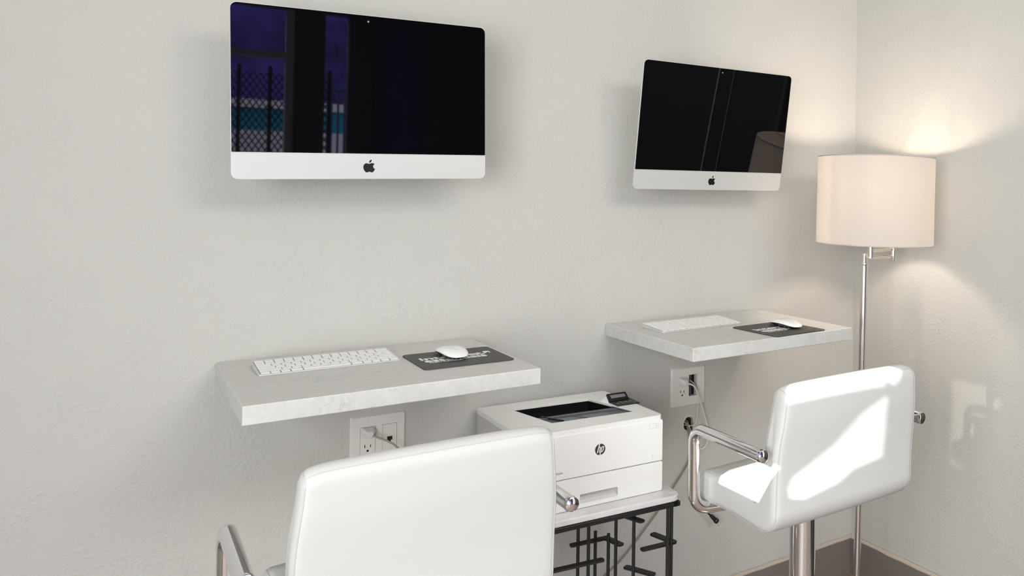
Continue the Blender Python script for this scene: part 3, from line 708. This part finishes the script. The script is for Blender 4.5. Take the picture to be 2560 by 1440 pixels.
bm = bmesh.new(); lathe(bm, [(RS, ZB0), (RS, ZT0), (RS-.0012, ZT0), (RS-.0012, ZB0)], 96, SC, closed=True); lean(bm); sh = done(bm, 'lamp_shade', M_shade, t_)
def ring(z, rad, rr_, name, m, par):
    bm = bmesh.new(); tube(bm, [V((SC[0]+rad*cos(q), SC[1]+rad*sin(q), z)) for q in [2*PI*i/96 for i in range(96)]], rr_, 8, closed=True); lean(bm); return done(bm, name, m, par)
M_trim = mat('shade_trim', (.50, .47, .44), .7)
ring(ZT0, RS-.0004, .0016, 'rim_trim', M_trim, sh); ring(ZB0, RS-.0004, .0016, 'rim_trim', M_trim, sh)
bm = bmesh.new()
for k in range(3):
    a = 2*PI*k/3+.5; cyl(bm, (SC[0], 0, ZT0-.012), (SC[0]+(RS-.002)*cos(a), (RS-.002)*sin(a), ZT0-.004), .0016, 8)
lean(bm); done(bm, 'spider', M_nickel, sh)
bm = bmesh.new(); lathe(bm, [(.004, ZT0-.014), (.007, ZT0-.004), (.0085, ZT0+.002), (.005, ZT0+.006), (.0075, ZT0+.010), (.004, ZT0+.0135)], 20, SC); lean(bm); done(bm, 'finial', M_nickel, t_)
bm = bmesh.new(); tube(bm, rounded([(SC[0]-.0, 0, ZT0-.012), (SC[0]+.045, 0, ZT0-.03), (SC[0]+.045, 0, ZT0-.13), (SC[0]-.01, 0, 1.31)], .03), .0016, 8); tube(bm, rounded([(SC[0], 0, ZT0-.012), (SC[0]-.055, 0, ZT0-.03), (SC[0]-.055, 0, ZT0-.13), (SC[0]-.02, 0, 1.31)], .03), .0016, 8); done(bm, 'harp', M_nickel, t_)
M_bulb = bpy.data.materials.new('lit_bulb'); M_bulb.use_nodes = True; b = M_bulb.node_tree.nodes['Principled BSDF']
b.inputs['Emission Color'].default_value = (1, .80, .58, 1); b.inputs['Emission Strength'].default_value = 12
BZ = 1.405
bm = bmesh.new(); lathe(bm, [(.002, BZ+.030), (.015, BZ+.026), (.025, BZ+.012), (.028, BZ-.003), (.022, BZ-.022), (.013, BZ-.040)], 24, (.05, 0)); done(bm, 'bulb', M_bulb, t_)
pl_ = bpy.data.lights.new('bulb_light', 'POINT'); pl_.energy = 23; pl_.color = (1, .82, .66); pl_.shadow_soft_size = .032
po = bpy.data.objects.new('bulb_light', pl_); C.collection.objects.link(po); po.parent = t_; po.location = (.05, 0, BZ)
# cord of the lamp stays behind the pole

# ------------------------------------------------------------------ stools
def stool(cx, yb, zb, za, AR, ax, label):
    t_ = thing('bar_stool', label, 'stool', T(cx, yb, 0), 'white swivel stools at the shelves')
    HW, BH, SD, BT, ST = .2155, .316, .305, .046, .072
    # side profile (y, z) measured from the back plane and underside; closed, counter-clockwise
    ctrl = [(-.0185, BH-.024), (-.015, BH-.08), (-.008, .18), (-.002, .12), (.000, .058)]
    def arc(c, ra, a0, a1, n):
        return [(c[0]+ra*cos(a0+(a1-a0)*k/n), c[1]+ra*sin(a0+(a1-a0)*k/n)) for k in range(n+1)]
    outer = [(q.x, q.y) for q in spline([(*p_, 0) for p_ in ctrl], 8)]
    outer += arc((.052, .052), .052, PI, 1.5*PI, 12)
    nfr = 10
    outer += [(.052+(SD-.026-.052)*k/nfr, .0+.006*math.sin(PI*k/nfr)) for k in range(1, nfr)]
    outer += arc((SD-.026, .026), .026, -PI/2, PI/2, 12)
    outer += [(SD-.026-(SD-.026-.085)*k/nfr, ST+.004*math.sin(PI*k/nfr)) for k in range(1, nfr)]
    ic = .030; outer += [(.082-ic*math.sin(a), ST+ic-ic*cos(a)) for a in [PI/2*k/8 for k in range(9)]]
    inner = [(.048, .125), (.0405, .20), (.0345, BH-.07), (.0285, BH-.024)]
    outer += [(q.x, q.y) for q in spline([(*p_, 0) for p_ in inner], 8)]
    outer += [(.005+.0235*cos(a), BH-.024+.024*math.sin(a)) for a in [.15+(PI-.3)*k/14 for k in range(15)]]
    N = len(outer)
    nrm = []
    for i in range(N):
        d = V((outer[(i+1) % N][0]-outer[i-1][0], outer[(i+1) % N][1]-outer[i-1][1], 0)).normalized(); nrm.append((-d.y, d.x))   # inward for ccw
    RE = .016
    stations = [(-HW+RE*(1-cos(a)), RE*(1-sin(a))) for a in [PI/2*k/5 for k in range(0, 6)]]
    stations += [(-HW+RE+(2*HW-2*RE)*k/28, 0) for k in range(1, 28)]
    stations += [(-x, i_) for x, i_ in reversed(stations[:6])]
    def surf(x, i_, k):
        y, z = outer[k][0]+nrm[k][0]*i_, outer[k][1]+nrm[k][1]*i_
        bul = .003*(1-(x/HW)**2)
        y -= nrm[k][0]*bul; z -= nrm[k][1]*bul
        tp = max(0, min(1, (z-.16)/(BH-.16))); tp = tp*tp*(3-2*tp)
        xx = x*(1-.055*tp)
        z -= .010*abs(x/HW)**14*max(0, min(1, (z-.20)/(BH-.20)))
        return V((xx, y, z+zb))
    grid = [[surf(x, i_, k) for k in range(N)] for x, i_ in stations]
    is_back = [outer[k][1] > .108 for k in range(N)]
    def build(name, flag):
        bm = bmesh.new(); vm = {}
        def vt(a, k):
            k %= N
            if (a, k) not in vm: vm[(a, k)] = bm.verts.new(grid[a][k])
            return vm[(a, k)]
        for a in range(len(grid)-1):
            for k in range(N):
                k2 = (k+1) % N
                if (is_back[k] and is_back[k2]) == flag: bm.faces.new((vt(a, k), vt(a, k2), vt(a+1, k2), vt(a+1, k)))
        for a in (0, len(grid)-1):      # side panels
            idx = [k for k in range(N) if is_back[k]] if flag else None
            if flag:
                st = next(k for k in range(N) if is_back[k] and not is_back[k-1]); idx = []
                k = st
                while is_back[k % N]: idx.append(k % N); k += 1
            else:
                st = next(k for k in range(N) if not is_back[k] and is_back[k-1]); idx = [(st-1) % N]; k = st
                while not is_back[k % N]: idx.append(k % N); k += 1
                idx.append(k % N)
            bm.faces.new([vt(a, k) for k in idx])
        bmesh.ops.triangulate(bm, faces=[f_ for f_ in bm.faces if len(f_.verts) > 4])
        return done(bm, name, M_leather, t_, angle=.9)
    seat_o = build('seat', False); back_o = build('backrest', True)
    # seams: along both edges of the shell and across the top of the back
    for sgn, a in ((-1, 3), (1, len(grid)-4)):
        k0 = 0; ks = [k for k in range(N) if outer[k][0] < .09 or outer[k][1] > ST-.002]
        ks = list(range(N))
        bm = bmesh.new(); tube(bm, [grid[a][k] for k in ks], .0011, 6, closed=True); done(bm, 'seam', M_pipe, t_)
    bm = bmesh.new(); kk = N-4; tube(bm, [grid[a][kk] for a in range(3, len(grid)-3)], .0009, 6); done(bm, 'seam', M_pipe, back_o)
    # armrests: tube from a capped rear end forward, down, and under the seat
    for s in (-1, 1):
        pts = rounded([(ax+s*AR, .008, za), (ax+s*AR, .250, za+.002), (ax+s*AR, .245, zb-.004), (s*.11, .232, zb-.012), (s*.05, .16, zb-.013)], .036, 8)
        bm = bmesh.new(); tube(bm, pts, .0135, 24); tube(bm, [V((ax+s*AR, .010, za)), V((ax+s*AR, .006, za)), V((ax+s*AR, .000, za)), V((ax+s*AR, -.003, za))], [.0140, .0146, .0132, .0080], 24)
        done(bm, 'armrest', M_chrome, t_, angle=.7)
    cy = .150
    bm = bmesh.new(); bx(bm, -.07, .07, cy-.02, cy+.10, zb-.014, zb-.002); bx(bm, -.04, .04, cy-.03, cy+.04, zb-.040, zb-.014); done(bm, 'mounting_plate', M_trayblack, t_, bevel=.004)
    bm = bmesh.new(); tube(bm, rounded([(.03, cy, zb-.032), (.12, cy+.03, zb-.042), (.262, .24, zb-.049)], .03), .0055, 12); done(bm, 'height_lever', M_chrome, t_)
    bm = bmesh.new(); cyl(bm, (0, cy, .30), (0, cy, zb-.03), .0185, 32); done(bm, 'gas_piston', M_chrome, t_)
    bm = bmesh.new(); lathe(bm, [(.034, .02), (.031, .03), (.031, zb-.040), (.027, zb-.036), (.019, zb-.036)], 40, (0, cy)); done(bm, 'post', M_chrome, t_)
    bm = bmesh.new(); lathe(bm, [(.195, .0), (.195, .006), (.18, .014), (.09, .026), (.045, .040), (.03, .06)], 64, (0, cy)); done(bm, 'base', M_chrome, t_)
    bm = bmesh.new(); tube(bm, rounded([(-.024, cy, .30), (-.15, cy, .30), (-.15, cy+.17, .30), (.15, cy+.17, .30), (.15, cy, .30), (.024, cy, .30)], .06, 8), .011, 14); done(bm, 'footrest', M_chrome, t_)
    return t_
stool(CXB, YB, ZB, .848, .246, 0, 'white padded stool at the right shelf, with sunlight patches on its back')
stool(-1.744, -.755, .648, .810, .258, -.013, 'white padded stool in the foreground at the left shelf, cut off below')
